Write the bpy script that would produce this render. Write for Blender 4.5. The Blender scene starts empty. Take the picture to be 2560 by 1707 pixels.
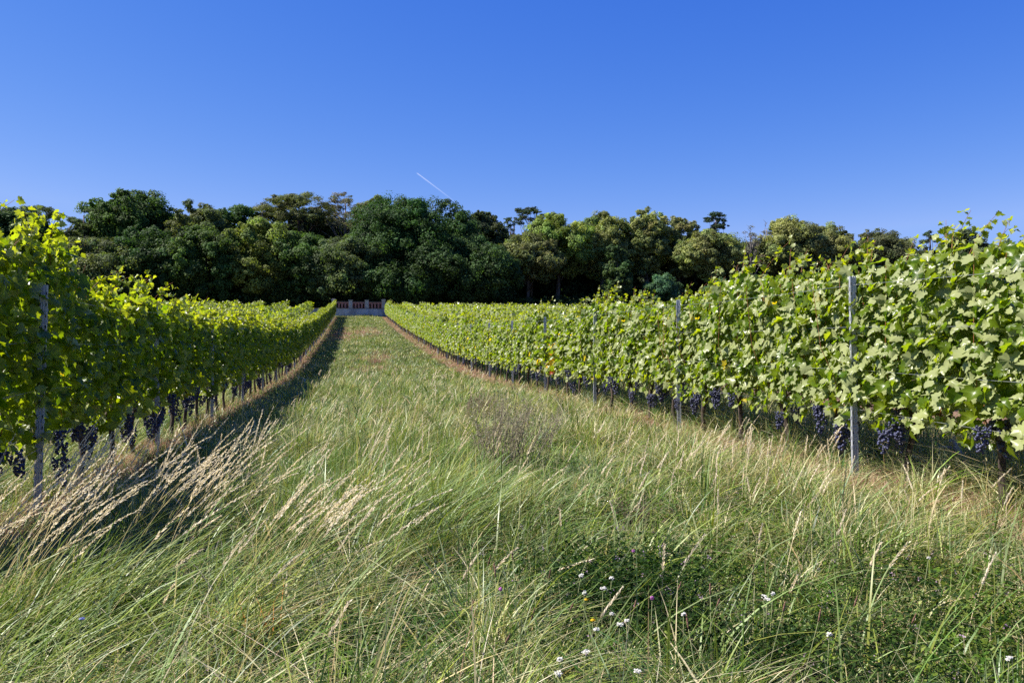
import bpy, math, random
import numpy as np
from mathutils import Vector, Matrix

R = math.radians
rng = np.random.default_rng(7)
random.seed(7)
SC = bpy.context.scene
COL = SC.collection

# ------------------------------------------------------------------ camera, sky, sun, exposure
EYE = 1.5
F, CX, CY = 2062.0, 1280.0, 853.5          # the photograph's focal length and centre, in its own 2560-wide pixels
YAW = R(10.8)
cam_d = bpy.data.cameras.new('camera')
cam_d.sensor_width = 36.0
cam_d.lens = 36.0 * F / 2560.0
cam_d.clip_start = 0.05
cam_d.clip_end = 60000.0
cam = bpy.data.objects.new('camera', cam_d)
COL.objects.link(cam)
cam.location = (0, 0, EYE)
cam.rotation_euler = (R(90), 0, -YAW)
SC.camera = cam

SUN_EL = R(49.0)
SUN_TO = Vector((-math.cos(SUN_EL) * 0.985, math.cos(SUN_EL) * 0.17, math.sin(SUN_EL)))   # direction towards the sun
world = bpy.data.worlds.new("World")
SC.world = world
world.use_nodes = True
wn, wl = world.node_tree.nodes, world.node_tree.links
sky = wn.new('ShaderNodeTexSky')
sky.sky_type = 'NISHITA'
sky.sun_disc = False
sky.sun_elevation = SUN_EL
sky.sun_rotation = math.atan2(SUN_TO.x, SUN_TO.y)
sky.altitude = 1500
sky.air_density = 0.8
sky.dust_density = 0.0
sky.ozone_density = 6.0
bg = wn['Background']
bg.inputs['Strength'].default_value = 0.11
# deep clear blue: a curve on each channel of the sky's own colour
sc0 = wn.new('ShaderNodeVectorMath'); sc0.operation = 'SCALE'; sc0.inputs['Scale'].default_value = 0.11
wl.new(sky.outputs[0], sc0.inputs[0])
sep0 = wn.new('ShaderNodeSeparateXYZ'); wl.new(sc0.outputs[0], sep0.inputs[0])
cmb0 = wn.new('ShaderNodeCombineXYZ')
for ch, (amp, pw) in enumerate(((2.45, 1.82), (0.605, 1.07), (0.49, 0.38))):
    p_ = wn.new('ShaderNodeMath'); p_.operation = 'POWER'; p_.inputs[1].default_value = pw
    m_ = wn.new('ShaderNodeMath'); m_.operation = 'MULTIPLY'; m_.inputs[1].default_value = amp / 0.11
    n_ = wn.new('ShaderNodeMath'); n_.operation = 'MINIMUM'; n_.inputs[1].default_value = (0.13, 0.21, 0.42)[ch] / 0.11
    wl.new(sep0.outputs[ch], p_.inputs[0]); wl.new(p_.outputs[0], m_.inputs[0]); wl.new(m_.outputs[0], n_.inputs[0]); wl.new(n_.outputs[0], cmb0.inputs[ch])
wl.new(cmb0.outputs[0], bg.inputs['Color'])

sun_d = bpy.data.lights.new('sun', 'SUN')
sun_d.energy = 5.0
sun_d.angle = R(0.5)
sun_d.color = (1.0, 0.95, 0.87)
sun_o = bpy.data.objects.new('sun', sun_d)
COL.objects.link(sun_o)
sun_o.rotation_euler = (-SUN_TO).to_track_quat('-Z', 'Y').to_euler()
SC.view_settings.view_transform = 'Standard'
SC.view_settings.look = 'None'
SC.view_settings.exposure = 1.2
SC.view_settings.gamma = 1.0
SC.view_settings.use_curve_mapping = False
try:
    SC.cycles.max_bounces = 8
    SC.cycles.transmission_bounces = 6
    SC.cycles.transparent_max_bounces = 12
    SC.cycles.use_denoising = False
except Exception:
    pass

# ------------------------------------------------------------------ helpers
def tag(o, label=None, cat=None, group=None, kind=None):
    if label: o['label'] = label
    if cat: o['category'] = cat
    if group: o['group'] = group
    if kind: o['kind'] = kind
    return o

def empty(name, loc, rz=0.0):
    o = bpy.data.objects.new(name, None)
    COL.objects.link(o)
    o.empty_display_size = 0.1
    o.location = loc
    o.rotation_euler = (0, 0, rz)
    return o

def link(name, me, parent=None, loc=None):
    o = bpy.data.objects.new(name, me)
    COL.objects.link(o)
    if parent is not None: o.parent = parent
    if loc is not None: o.location = loc
    return o

def npmesh(name, verts, faces, mat=None, tint=None, smooth=False):
    """verts (N,3); faces: int array (M,k); tint: (N,3) colour of each vertex"""
    verts = np.ascontiguousarray(verts, np.float32)
    faces = np.ascontiguousarray(faces, np.int32)
    me = bpy.data.meshes.new(name)
    n, (m, k) = len(verts), faces.shape
    me.vertices.add(n); me.vertices.foreach_set('co', verts.ravel())
    me.loops.add(m * k); me.loops.foreach_set('vertex_index', faces.ravel())
    me.polygons.add(m)
    me.polygons.foreach_set('loop_start', np.arange(0, m * k, k, dtype=np.int32))
    if smooth: me.polygons.foreach_set('use_smooth', np.ones(m, bool))
    if tint is not None:
        a = me.color_attributes.new('tint', 'FLOAT_COLOR', 'POINT')
        c = np.ones((n, 4), np.float32); c[:, :3] = tint
        a.data.foreach_set('color', c.ravel())
    me.update(calc_edges=True)
    if mat: me.materials.append(mat)
    return me

class MB:
    """collects polygons of any size, for the built things"""
    def __init__(s): s.v, s.f, s.sm = [], [], []
    def box(s, x0, y0, z0, x1, y1, z1):
        b = len(s.v)
        s.v += [(x, y, z) for z in (z0, z1) for y in (y0, y1) for x in (x0, x1)]
        for q in ((0, 2, 3, 1), (4, 5, 7, 6), (0, 1, 5, 4), (2, 6, 7, 3), (0, 4, 6, 2), (1, 3, 7, 5)):
            s.f.append([b + i for i in q]); s.sm.append(False)
    def tube(s, pts, rad, n=6, caps=True, wob=0.0):
        pts = [Vector(p) for p in pts]
        b = len(s.v)
        for i, p in enumerate(pts):
            d = (pts[min(i + 1, len(pts) - 1)] - pts[max(i - 1, 0)]).normalized()
            a = d.cross(Vector((0.31, 0.9, 0.2)))
            if a.length < 1e-3: a = d.cross(Vector((1, 0, 0)))
            a.normalize(); c = d.cross(a)
            r = rad[i] if hasattr(rad, '__len__') else rad
            for k in range(n):
                t = 2 * math.pi * k / n
                rr = r * (1 + wob * random.uniform(-1, 1))
                q = p + a * math.cos(t) * rr + c * math.sin(t) * rr
                s.v.append(tuple(q))
        for i in range(len(pts) - 1):
            for k in range(n):
                k2 = (k + 1) % n
                s.f.append([b + i * n + k, b + i * n + k2, b + (i + 1) * n + k2, b + (i + 1) * n + k]); s.sm.append(True)
        if caps:
            s.f.append([b + k for k in range(n)][::-1]); s.sm.append(False)
            s.f.append([b + (len(pts) - 1) * n + k for k in range(n)]); s.sm.append(False)
    def prism(s, poly, z0, z1):
        b, n = len(s.v), len(poly)
        s.v += [(x, y, z0) for x, y in poly] + [(x, y, z1) for x, y in poly]
        for k in range(n):
            k2 = (k + 1) % n
            s.f.append([b + k, b + k2, b + n + k2, b + n + k]); s.sm.append(False)
        s.f.append([b + k for k in range(n)][::-1]); s.sm.append(False)
        s.f.append([b + n + k for k in range(n)]); s.sm.append(False)
    def mesh(s, name, mat):
        me = bpy.data.meshes.new(name)
        me.from_pydata(s.v, [], s.f)
        me.polygons.foreach_set('use_smooth', s.sm)
        me.materials.append(mat)
        me.update()
        return me

def norm(a): return a / np.maximum(np.linalg.norm(a, axis=-1, keepdims=True), 1e-9)

def noise2(x, y, seed=0):
    """smooth pseudo-random field, about -1..1"""
    r = np.random.default_rng(seed)
    out = np.zeros_like(np.asarray(x, float))
    for k in range(9):
        fx, fy = r.normal(0, 1, 2) * (1.0 + 0.35 * k)
        out += np.sin(fx * x + fy * y + r.uniform(0, 6.28)) / (1 + 0.25 * k)
    return out / 3.2

# ------------------------------------------------------------------ terrain
_PY = np.array([-80, 0, 8, 20, 30, 36, 45, 52, 60, 70, 80, 91, 122, 124.4, 125.6, 170, 260, 1200.])
_PZ = np.array([-1.9, -1.5, -1.48, -1.5, -1.47, -1.4, -1.06, -.70, -.28, .25, .8, 1.5, 3.55, 3.7, 4.3, 6.0, 9.0, 30.]) + EYE
_gy = np.arange(-80, 1200, 0.5)
_gz = np.interp(_gy, _PY, _PZ)
_k = np.hanning(15); _k /= _k.sum()
_gz = np.convolve(np.pad(_gz, 7, mode='edge'), _k, mode='valid')
def gz(x, y):
    x = np.asarray(x, float); y = np.asarray(y, float)
    z = np.interp(y, _gy, _gz)
    fade = np.clip((115 - y) / 60, 0, 1)
    z = z + 0.022 * (np.clip(x, -8, 12) - 1) * fade
    z = z + 0.10 * np.exp(-((x - 1.6) / 1.6) ** 2) * np.clip((y - 60) / 50, 0, 1)
    z = z + 0.025 * noise2(x * .9, y * .5, 3)
    return z
def g(x, y): return float(gz(x, y))

def ray(px, py):
    """world direction of a pixel of the photograph (2352-wide viewing scale)"""
    px *= 1.0884; py *= 1.0884
    a, b = (px - CX) / F, (CY - py) / F
    return Vector((a * math.cos(YAW) + math.sin(YAW), math.cos(YAW) - a * math.sin(YAW), b))
def on_ground(px, py, up=0.0):
    d = ray(px, py); t0 = 1.5
    for i in range(4000):
        t = t0 + i * 0.04
        if EYE + d.z * t <= g(d.x * t, d.y * t) + up: break
    return d.x * t, d.y * t
def at_y(px, py, Y):
    d = ray(px, py); t = Y / d.y
    return d.x * t, EYE + d.z * t

# ------------------------------------------------------------------ materials
def new_mat(name):
    m = bpy.data.materials.new(name); m.use_nodes = True
    nt = m.node_tree
    for n in list(nt.nodes): nt.nodes.remove(n)
    out = nt.nodes.new('ShaderNodeOutputMaterial')
    return m, nt, out

def leafy(name, trans=(1.0, 1.0, 1.0), tfac=0.4, rough=0.45, spec=0.4, back=None, backfac=0.0, vary=0.25, scale=8.0, tmul=2.2, blue=1.0):
    """thin leaf: reflecting and letting light through; the colour comes from the leaf's own 'tint'"""
    m, nt, out = new_mat(name)
    N, L = nt.nodes, nt.links
    at = N.new('ShaderNodeAttribute'); at.attribute_name = 'tint'
    tc = N.new('ShaderNodeTexCoord')
    nz = N.new('ShaderNodeTexNoise'); nz.inputs['Scale'].default_value = scale; nz.inputs['Detail'].default_value = 3
    L.new(tc.outputs['Object'], nz.inputs['Vector'])
    mr = N.new('ShaderNodeMapRange'); mr.inputs[3].default_value = 1 - vary; mr.inputs[4].default_value = 1 + vary
    mr.inputs[1].default_value = 0.3; mr.inputs[2].default_value = 0.7
    L.new(nz.outputs['Fac'], mr.inputs[0])
    mul = N.new('ShaderNodeVectorMath'); mul.operation = 'SCALE'
    pre = N.new('ShaderNodeVectorMath'); pre.operation = 'MULTIPLY'; pre.inputs[1].default_value = (1, 1, blue)
    L.new(at.outputs['Color'], pre.inputs[0])
    L.new(pre.outputs[0], mul.inputs[0]); L.new(mr.outputs[0], mul.inputs['Scale'])
    base = mul.outputs[0]
    if back:
        ge = N.new('ShaderNodeNewGeometry')
        mx = N.new('ShaderNodeMixRGB'); mx.inputs[2].default_value = (*back, 1)
        fm = N.new('ShaderNodeMath'); fm.operation = 'MULTIPLY'; fm.inputs[1].default_value = backfac
        L.new(ge.outputs['Backfacing'], fm.inputs[0]); L.new(fm.outputs[0], mx.inputs[0])
        L.new(base, mx.inputs[1]); basec = mx.outputs[0]
    else: basec = base
    bs = N.new('ShaderNodeBsdfPrincipled')
    bs.inputs['Roughness'].default_value = rough
    bs.inputs['Specular IOR Level'].default_value = spec
    L.new(basec, bs.inputs['Base Color'])
    tm = N.new('ShaderNodeVectorMath'); tm.operation = 'MULTIPLY'
    tm.inputs[1].default_value = tuple(c * tmul for c in trans)
    L.new(base, tm.inputs[0])
    tr = N.new('ShaderNodeBsdfTranslucent'); L.new(tm.outputs[0], tr.inputs['Color'])
    ms = N.new('ShaderNodeMixShader'); ms.inputs[0].default_value = tfac
    L.new(bs.outputs[0], ms.inputs[1]); L.new(tr.outputs[0], ms.inputs[2])
    L.new(ms.outputs[0], out.inputs['Surface'])
    return m

def solid(name, c1, c2, scale=6.0, rough=0.8, metallic=0.0, bump=0.0, stretch=(1, 1, 1), spec=0.3, detail=6, lo=0.35, hi=0.65):
    m, nt, out = new_mat(name)
    N, L = nt.nodes, nt.links
    tc = N.new('ShaderNodeTexCoord'); mp = N.new('ShaderNodeMapping'); mp.inputs['Scale'].default_value = stretch
    L.new(tc.outputs['Object'], mp.inputs['Vector'])
    nz = N.new('ShaderNodeTexNoise'); nz.inputs['Scale'].default_value = scale; nz.inputs['Detail'].default_value = detail
    L.new(mp.outputs[0], nz.inputs['Vector'])
    cr = N.new('ShaderNodeValToRGB')
    cr.color_ramp.elements[0].position = lo; cr.color_ramp.elements[0].color = (*c1, 1)
    cr.color_ramp.elements[1].position = hi; cr.color_ramp.elements[1].color = (*c2, 1)
    L.new(nz.outputs['Fac'], cr.inputs[0])
    bs = N.new('ShaderNodeBsdfPrincipled')
    bs.inputs['Roughness'].default_value = rough; bs.inputs['Metallic'].default_value = metallic
    bs.inputs['Specular IOR Level'].default_value = spec
    L.new(cr.outputs[0], bs.inputs['Base Color'])
    if bump:
        bp = N.new('ShaderNodeBump'); bp.inputs['Strength'].default_value = bump; bp.inputs['Distance'].default_value = 0.02
        L.new(nz.outputs['Fac'], bp.inputs['Height']); L.new(bp.outputs[0], bs.inputs['Normal'])
    L.new(bs.outputs[0], out.inputs['Surface'])
    return m

M_VINE = leafy('vine_leaf', trans=(1.8, 1.62, 0.3), tfac=0.42, blue=.4, rough=0.30, spec=0.24, back=(0.36, 0.385, 0.18), backfac=0.8, vary=0.28, scale=14)
M_GRASS = leafy('grass_blade', trans=(1.0, 1.0, 0.6), tfac=0.25, rough=0.42, spec=0.36, vary=0.2, scale=3, tmul=1.5, blue=.85)
M_STRAW = leafy('dry_straw', trans=(1.0, 0.95, 0.8), tfac=0.35, rough=0.6, spec=0.3, vary=0.1, scale=5, tmul=1.1)
M_TREE = leafy('tree_leaf', trans=(1.3, 1.4, 0.6), tfac=0.28, blue=.7, rough=0.65, spec=0.15, vary=0.3, scale=0.7, tmul=1.6)
M_FORB = leafy('forb_leaf', trans=(1.1, 1.3, 0.6), tfac=0.25, blue=.6, rough=0.6, spec=0.1, vary=0.2, scale=9, tmul=1.6)
M_PETAL = leafy('petal', tfac=0.3, rough=0.6, spec=0.2, vary=0.05, tmul=1.0)
M_VBARK = solid('vine_bark', (0.018, 0.012, 0.009), (0.10, 0.075, 0.06), scale=26, bump=1.0, stretch=(1, 1, .18), rough=.95)
M_CANE = solid('vine_cane', (0.16, 0.055, 0.02), (0.30, 0.13, 0.05), scale=30, rough=.6)
M_TBARK = solid('tree_bark', (0.035, 0.028, 0.022), (0.13, 0.11, 0.09), scale=3, bump=.8, stretch=(1, 1, .2), rough=.95)
M_PBARK = solid('pine_bark', (0.05, 0.034, 0.028), (0.16, 0.11, 0.09), scale=3, bump=.8, stretch=(1, 1, .3), rough=.95)
M_DEAD = solid('dead_wood', (0.10, 0.085, 0.08), (0.26, 0.23, 0.21), scale=4, stretch=(1, 1, .2), rough=.9)
M_STEEL = solid('galvanised_steel', (0.30, 0.31, 0.34), (0.46, 0.47, 0.50), scale=9, rough=.45, metallic=.3, stretch=(1, 1, .25), spec=.5)
M_WIRE = solid('steel_wire', (0.45, 0.46, 0.48), (0.6, 0.6, 0.62), scale=9, rough=.35, metallic=.8)
M_GRAPE = solid('grape_skin', (0.010, 0.010, 0.032), (0.055, 0.062, 0.135), scale=26, rough=.45, spec=.45, lo=.35, hi=.75)
M_STONE = solid('balustrade_stone', (0.34, 0.29, 0.22), (0.52, 0.46, 0.37), scale=4, bump=.3)
M_CONC = solid('weathered_concrete', (0.26, 0.26, 0.26), (0.50, 0.50, 0.49), scale=1.3, bump=.3, stretch=(1, 1, .45))
M_COPE = solid('brown_coping', (0.12, 0.075, 0.055), (0.22, 0.15, 0.11), scale=4)
M_GREYWOOD = solid('grey_weathered_wood', (0.16, 0.14, 0.13), (0.42, 0.39, 0.37), scale=22, bump=1.0, stretch=(1, 1, .15), rough=.9)

def brick_mat():
    m, nt, out = new_mat('red_brick')
    N, L = nt.nodes, nt.links
    tc = N.new('ShaderNodeTexCoord'); mp = N.new('ShaderNodeMapping')
    mp.inputs['Rotation'].default_value = (R(90), 0, 0)
    L.new(tc.outputs['Object'], mp.inputs['Vector'])
    b = N.new('ShaderNodeTexBrick')
    b.inputs['Color1'].default_value = (0.46, 0.14, 0.085, 1); b.inputs['Color2'].default_value = (0.36, 0.11, 0.07, 1)
    b.inputs['Mortar'].default_value = (0.3, 0.26, 0.22, 1)
    b.inputs['Scale'].default_value = 1.0; b.inputs['Brick Width'].default_value = .25; b.inputs['Row Height'].default_value = .075
    b.inputs['Mortar Size'].default_value = .008
    L.new(mp.outputs[0], b.inputs['Vector'])
    bs = N.new('ShaderNodeBsdfPrincipled'); bs.inputs['Roughness'].default_value = .85
    L.new(b.outputs[0], bs.inputs['Base Color']); L.new(bs.outputs[0], out.inputs['Surface'])
    return m
M_BRICK = brick_mat()

def ground_mat():
    m, nt, out = new_mat('meadow_soil')
    N, L = nt.nodes, nt.links
    tc = N.new('ShaderNodeTexCoord')
    def noise(s, d=5):
        n = N.new('ShaderNodeTexNoise'); n.inputs['Scale'].default_value = s; n.inputs['Detail'].default_value = d
        L.new(tc.outputs['Object'], n.inputs['Vector']); return n.outputs['Fac']
    r1 = N.new('ShaderNodeValToRGB')
    e = r1.color_ramp.elements
    e[0].position = .35; e[0].color = (0.022, 0.027, 0.010, 1)
    e[1].position = .68; e[1].color = (0.07, 0.066, 0.028, 1)
    L.new(noise(1.7, 8), r1.inputs[0])
    r2 = N.new('ShaderNodeValToRGB')
    e = r2.color_ramp.elements
    e[0].position = .3; e[0].color = (0.10, 0.055, 0.038, 1)
    e[1].position = .7; e[1].color = (0.22, 0.135, 0.10, 1)
    L.new(noise(9, 8), r2.inputs[0])
    at = N.new('ShaderNodeAttribute'); at.attribute_name = 'tint'      # red = share of the dry reddish strip under the vines
    sep = N.new('ShaderNodeSeparateColor'); L.new(at.outputs['Color'], sep.inputs[0])
    mx = N.new('ShaderNodeMixRGB')
    L.new(sep.outputs[0], mx.inputs[0]); L.new(r1.outputs[0], mx.inputs[1]); L.new(r2.outputs[0], mx.inputs[2])
    bs = N.new('ShaderNodeBsdfPrincipled'); bs.inputs['Roughness'].default_value = .95; bs.inputs['Specular IOR Level'].default_value = .1
    L.new(mx.outputs[0], bs.inputs['Base Color'])
    bp = N.new('ShaderNodeBump'); bp.inputs['Strength'].default_value = .8; bp.inputs['Distance'].default_value = .05
    L.new(noise(14, 6), bp.inputs['Height']); L.new(bp.outputs[0], bs.inputs['Normal'])
    L.new(bs.outputs[0], out.inputs['Surface'])
    return m

# ------------------------------------------------------------------ the rows
XL, XR = -2.79, 4.97
ROW_END = 121.5
VS = 1.15                                   # vine spacing
POST0_L, POST0_R, PS = 8.04, 7.54, 4.6
def xr(y): return XR - 0.55 * np.clip((np.asarray(y, float) - 30) / 92, 0, 1)
def xl(y): return np.asarray(y, float) * 0 + XL
ROWGAP, ROWGAP_L = 2.6, 3.3
def row_dist(x, y):
    """metres to the nearest vine row"""
    dl = np.where(x < XL + ROWGAP_L / 2, np.abs((x - XL + ROWGAP_L / 2) % ROWGAP_L - ROWGAP_L / 2), np.abs(x - XL))
    xx = xr(y)
    dr = np.where(x > xx - ROWGAP / 2, np.abs((x - xx + ROWGAP / 2) % ROWGAP - ROWGAP / 2), np.abs(x - xx))
    return np.minimum(dl, dr)
def dry(x, y):
    """0..1: how far the sward is the reddish dry kind (under vines, and patches up the lane)"""
    d = row_dist(x, y)
    s = np.clip((np.where(x > 1.5, .66, .50) + 0.12 * noise2(x * 1.3, y * 1.3, 5) - d) / 0.22, 0, 1)
    s = s * np.clip((ROW_END + 1 - y) / 2, 0, 1)
    def patch(cx, cy, rx, ry):
        q = ((x - cx) / rx) ** 2 + ((y - cy) / ry) ** 2
        return np.clip((1.3 - q) * .9 + .35 * noise2(x * 2, y, 8), 0, .85)
    for p in PATCHES: s = np.maximum(s, patch(*p))
    return s
PATCHES = [(*on_ground(790, 768), 2.0, 13.0), (*on_ground(840, 763), 1.7, 11.0), (*on_ground(868, 821), 1.1, 5.0), (*on_ground(850, 850), 1.1, 3.0)]

xs = np.concatenate([[-900, -500, -260, -140, -90], np.arange(-60, -8, 4), np.arange(-8, 12, .25), np.arange(12, 80, 4), [90, 140, 260, 500, 900]])
ys = np.concatenate([[-78, -50, -25, -10, -4], np.arange(0, 40, .35), np.arange(40, 130, 1.0), [135, 145, 160, 180, 220, 300, 450, 700, 1150]])
gxx, gyy = np.meshgrid(xs, ys)
gv = np.stack([gxx.ravel(), gyy.ravel(), gz(gxx.ravel(), gyy.ravel())], 1)
nx, ny = len(xs), len(ys)
ii = (np.arange(ny - 1)[:, None] * nx + np.arange(nx - 1)[None]).ravel()
gf = np.stack([ii, ii + 1, ii + nx + 1, ii + nx], 1)
dr_ = dry(gv[:, 0], gv[:, 1])
gme = npmesh('ground', gv, gf, ground_mat(), np.stack([dr_, dr_ * 0, dr_ * 0], 1), smooth=True)
ground = link('ground', gme)
tag(ground, 'grassy ground of the vineyard lane and slope', 'ground', kind='structure')

# ------------------------------------------------------------------ balustrade wall at the end of the lane
WY = 124.0
def wall():
    px_p = [767 - .5, 805.2, 842.5, 881]                       # the four pillars
    zt = at_y(825, 690, WY)[1]; z_r = at_y(825, 694.5, WY)[1]; z_b = at_y(825, 708, WY)[1]
    xsp = [at_y(p, 700, WY)[0] for p in px_p]
    x0, x1 = xsp[0] - 5.0, xsp[-1] + 5.0
    zb = g(1, WY) - 1.2
    root = empty('balustrade_wall', ((x0 + x1) / 2, WY, g(1, WY)))
    ox, oz = root.location.x, root.location.z
    def part(nm, mb, m):
        mb.v = [(x - ox, y - WY, z - oz) for x, y, z in mb.v]
        return link(nm, mb.mesh(nm, m), root)
    b = MB(); b.box(x0, WY - .3, zb, x1, WY + .3, z_b - .06); part('wall_base', b, M_CONC)
    b = MB(); b.box(x0, WY - .36, z_b - .06, x1, WY + .36, z_b); part('ledge', b, M_COPE)
    for i, x in enumerate(xsp):
        b = MB(); end = i in (0, 3)
        b.box(x - .27, WY - .27, z_b, x + .27, WY + .27, zt - .02)
        b.box(x - .33, WY - .33, zt - .02, x + .33, WY + .33, zt + (.16 if end else .06))
        if end: b.box(x - .24, WY - .24, zt + .16, x + .24, WY + .24, zt + .22)
        part('pillar', b, M_STONE)
    for i in range(3):
        a, c = xsp[i] + .27, xsp[i + 1] - .27
        b = MB(); b.box(a, WY - .2, z_r - .0, c, WY + .2, z_r + .12); part('coping', b, M_COPE)
        b = MB(); b.box(a, WY - .14, z_r - .20, c, WY + .14, z_r)
        n = 4; pitch = (c - a) / n; ow = .2
        edges = [a] + [a + pitch * (k + .5) + s * ow / 2 for k in range(n) for s in (-1, 1)] + [c]
        for k in range(0, len(edges), 2): b.box(edges[k], WY - .14, z_b, edges[k + 1], WY + .14, z_r - .20)
        part('brick_balusters', b, M_BRICK)
    tag(root, 'grey wall with red brick balustrade and stone pillars at the end of the grass lane', 'wall')
wall()

# ------------------------------------------------------------------ trees of the wood behind
def leaf_quads(c, nrm, size, tint, aspect=0.62, fold=0.0):
    n = len(c)
    nrm = norm(nrm)
    t = norm(np.cross(nrm, rng.normal(size=(n, 3))))
    b = np.cross(nrm, t)
    s = size[:, None]
    v = np.stack([c - t * s * .5, c + b * s * .5 * aspect, c + t * s * .5, c - b * s * .5 * aspect], 1)
    if fold: v[:, 2] -= nrm * s * fold; v[:, 0] -= nrm * s * fold * .4
    f = np.arange(n * 4).reshape(n, 4)
    return v.reshape(-1, 3), f, np.repeat(tint, 4, 0)

def tree(px, top, wpx, kind, label, Y=None, low=700, col=(0.05, 0.085, 0.025), seed=0, dens=1.0, lobes=None, leaf=None):
    """px, top, wpx in the photograph's 2352-wide view: where the crown stands, its top and width; Y its distance"""
    r = np.random.default_rng(seed + 100)
    random.seed(seed)
    Y = Y or 133.0
    X, zt = at_y(px, top, Y)
    m = Y / math.cos(YAW) / 1895.0
    W = wpx * m * {'round': 1.36, 'umbrella': 1.45, 'bare': 1.35}.get(kind, 1.15)
    base = g(X, Y)
    H = zt - base
    root = empty('pine_tree' if kind in ('pine', 'umbrella') else ('bare_tree' if kind == 'bare' else 'leafy_tree'), (X, Y, base), r.uniform(0, 6.28) * 0)
    tb = MB()
    lean = r.normal(0, .03, 2)
    tr = (.02 * H + .05) * (0.8 if kind in ('bare', 'umbrella') else 1)
    topz = H * (.93 if kind != 'round' else .75)
    tp = [(lean[0] * H * t + .12 * math.sin(t * 5 + seed), lean[1] * H * t, -0.4 + (topz + .4) * t) for t in np.linspace(0, 1, 8)]
    tb.tube(tp, [tr * (1.25 - 1.1 * t) + .03 for t in np.linspace(0, 1, 8)], 7)
    C, RC = [], []
    if kind in ('round', 'cone'):
        zl = max(0.4, H - (low - top) * m)
        cz, hz = (H + zl) / 2, (H - zl) / 2
        nC = int((52 if kind == 'round' else 36) * dens * max(1, W / 9) * max(1, 2 * hz / W) ** 1.1)
        for k in range(nC):
            d = norm(r.normal(size=3)); rr = r.uniform(.45, 1) ** .6
            p = d * rr
            if kind == 'cone': wz = (1 - (p[2] + 1) / 2) * .8 + .25
            else: wz = 1.0
            rc = (r.uniform(.11, .19) if k % 3 else r.uniform(.06, .10)) * W
            if k % 3 == 0: p = p / max(.3, np.linalg.norm(p)) * r.uniform(.9, 1.0)
            C.append((p[0] * (W / 2 - rc * .55) * wz, p[1] * (W / 2 - rc * .5) * wz * .8, cz + p[2] * (hz - rc * .6))); RC.append(rc)
        RC[0] = .15 * W; C[0] = (r.normal(0, .08) * W, 0, H - RC[0] * .85)
    elif kind in ('umbrella', 'pine'):
        n = int((15 if kind == 'umbrella' else 22) * dens)
        for k in range(n):
            a = r.uniform(0, 6.28); q = math.sqrt(r.uniform(0.02, 1))
            zz = (H - W * r.uniform(.04, .30) - q * W * .10) if kind == 'umbrella' else H - (W * 1.0) * r.uniform(.05, .9)
            taper = 1 if kind == 'umbrella' else .35 + .65 * min(1, (H - zz) / (W * .8))
            C.append((math.cos(a) * q * W / 2 * .86 * taper, math.sin(a) * q * W / 2 * .8 * taper, zz)); RC.append(W * r.uniform(.09, .15))
        C[0] = (0, 0, H - RC[0] * .5)
    else:
        n = int(26 * dens)
        for k in range(n):
            a = r.uniform(0, 6.28); q = math.sqrt(r.uniform(.02, 1))
            zz = H - (low - top) * m * r.uniform(0, .55) * (.4 + .6 * q) - q * W * .10
            C.append((math.cos(a) * q * W / 2, math.sin(a) * q * W / 2, zz)); RC.append(W * r.uniform(.06, .12))
        C[0] = (0, 0, H)
    C, RC = np.array(C), np.array(RC)
    # limbs: from the trunk to the clumps
    nl = {'round': 12, 'cone': 8, 'umbrella': 15, 'pine': 16, 'bare': 26}[kind]
    for k in range(min(nl, len(C))):
        e = Vector(C[k]); t0 = min(.92, max(.2, (e.z / topz) * r.uniform(.55, .85)))
        s = Vector((lean[0] * H * t0 + .12 * math.sin(t0 * 5 + seed), lean[1] * H * t0, topz * t0))
        mid = s.lerp(e, .5) + Vector((r.normal(0, .25), r.normal(0, .25), -.12 * (e - s).length if kind != 'bare' else -.05))
        br = tr * .34 * (1.15 - t0)+.025
        tb.tube([s, mid, e], [br, br * .65, .02], 5)
        if kind in ('bare', 'umbrella'):
            for q in range(6 if kind == 'bare' else 3):
                u = r.uniform(.3, 1)
                a0 = mid.lerp(e, u)
                tb.tube([a0, a0 + Vector((r.normal(0, .6), r.normal(0, .6), r.uniform(.1, .9))) * (W * .09 + .3)], [.035, .012], 4)
    link('trunk', tb.mesh('trunk', {'umbrella': M_PBARK, 'pine': M_PBARK, 'bare': M_DEAD}.get(kind, M_TBARK)), root)
    # foliage
    if kind == 'bare' and dens < .6:
        tag(root, label, 'tree', 'trees of the wood'); return root
    lf = leaf or {'round': .29, 'cone': .27, 'umbrella': .30, 'pine': .30, 'bare': .24}[kind]
    P, Nn, S, T = [], [], [], []
    col = np.array(col) * (np.array([1.12, 1.18, 1.5]) if X > 18 else np.array([1.35, 1.35, 1.35]))
    for c, rc in zip(C, RC):
        area = 4 * math.pi * rc * rc
        n = int(area / (lf * lf * .3) * {'round': 1.05, 'cone': 1.05, 'umbrella': 1.0, 'pine': 1.1, 'bare': .35}[kind])
        n = max(12, min(n, 1500))
        ns_ = r.integers(9, 15)
        sd_ = norm(r.normal(size=(ns_, 3)) + np.array([0, 0, .2]))
        sc_ = sd_ * rc * r.uniform(.55, 1.0, (ns_, 1)); sr_ = rc * r.uniform(.26, .52, ns_)
        wch = r.integers(0, ns_, n); stn = (1 + r.normal(0, .16, (ns_, 1)))[wch]
        d = norm(r.normal(size=(n, 3)) + np.array([0, 0, .25]))
        sq = np.array([1, 1, .8 if kind in ('round', 'cone') else (.42 if kind == 'umbrella' else .5)])
        P.append(c + (sc_[wch] + d * (sr_[wch] * r.uniform(.5, 1.12, n))[:, None]) * sq)
        Nn.append(d * .8 + sd_[wch] * .4 + r.normal(0, .40, (n, 3)) + np.array([0, 0, .2]))
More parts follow.
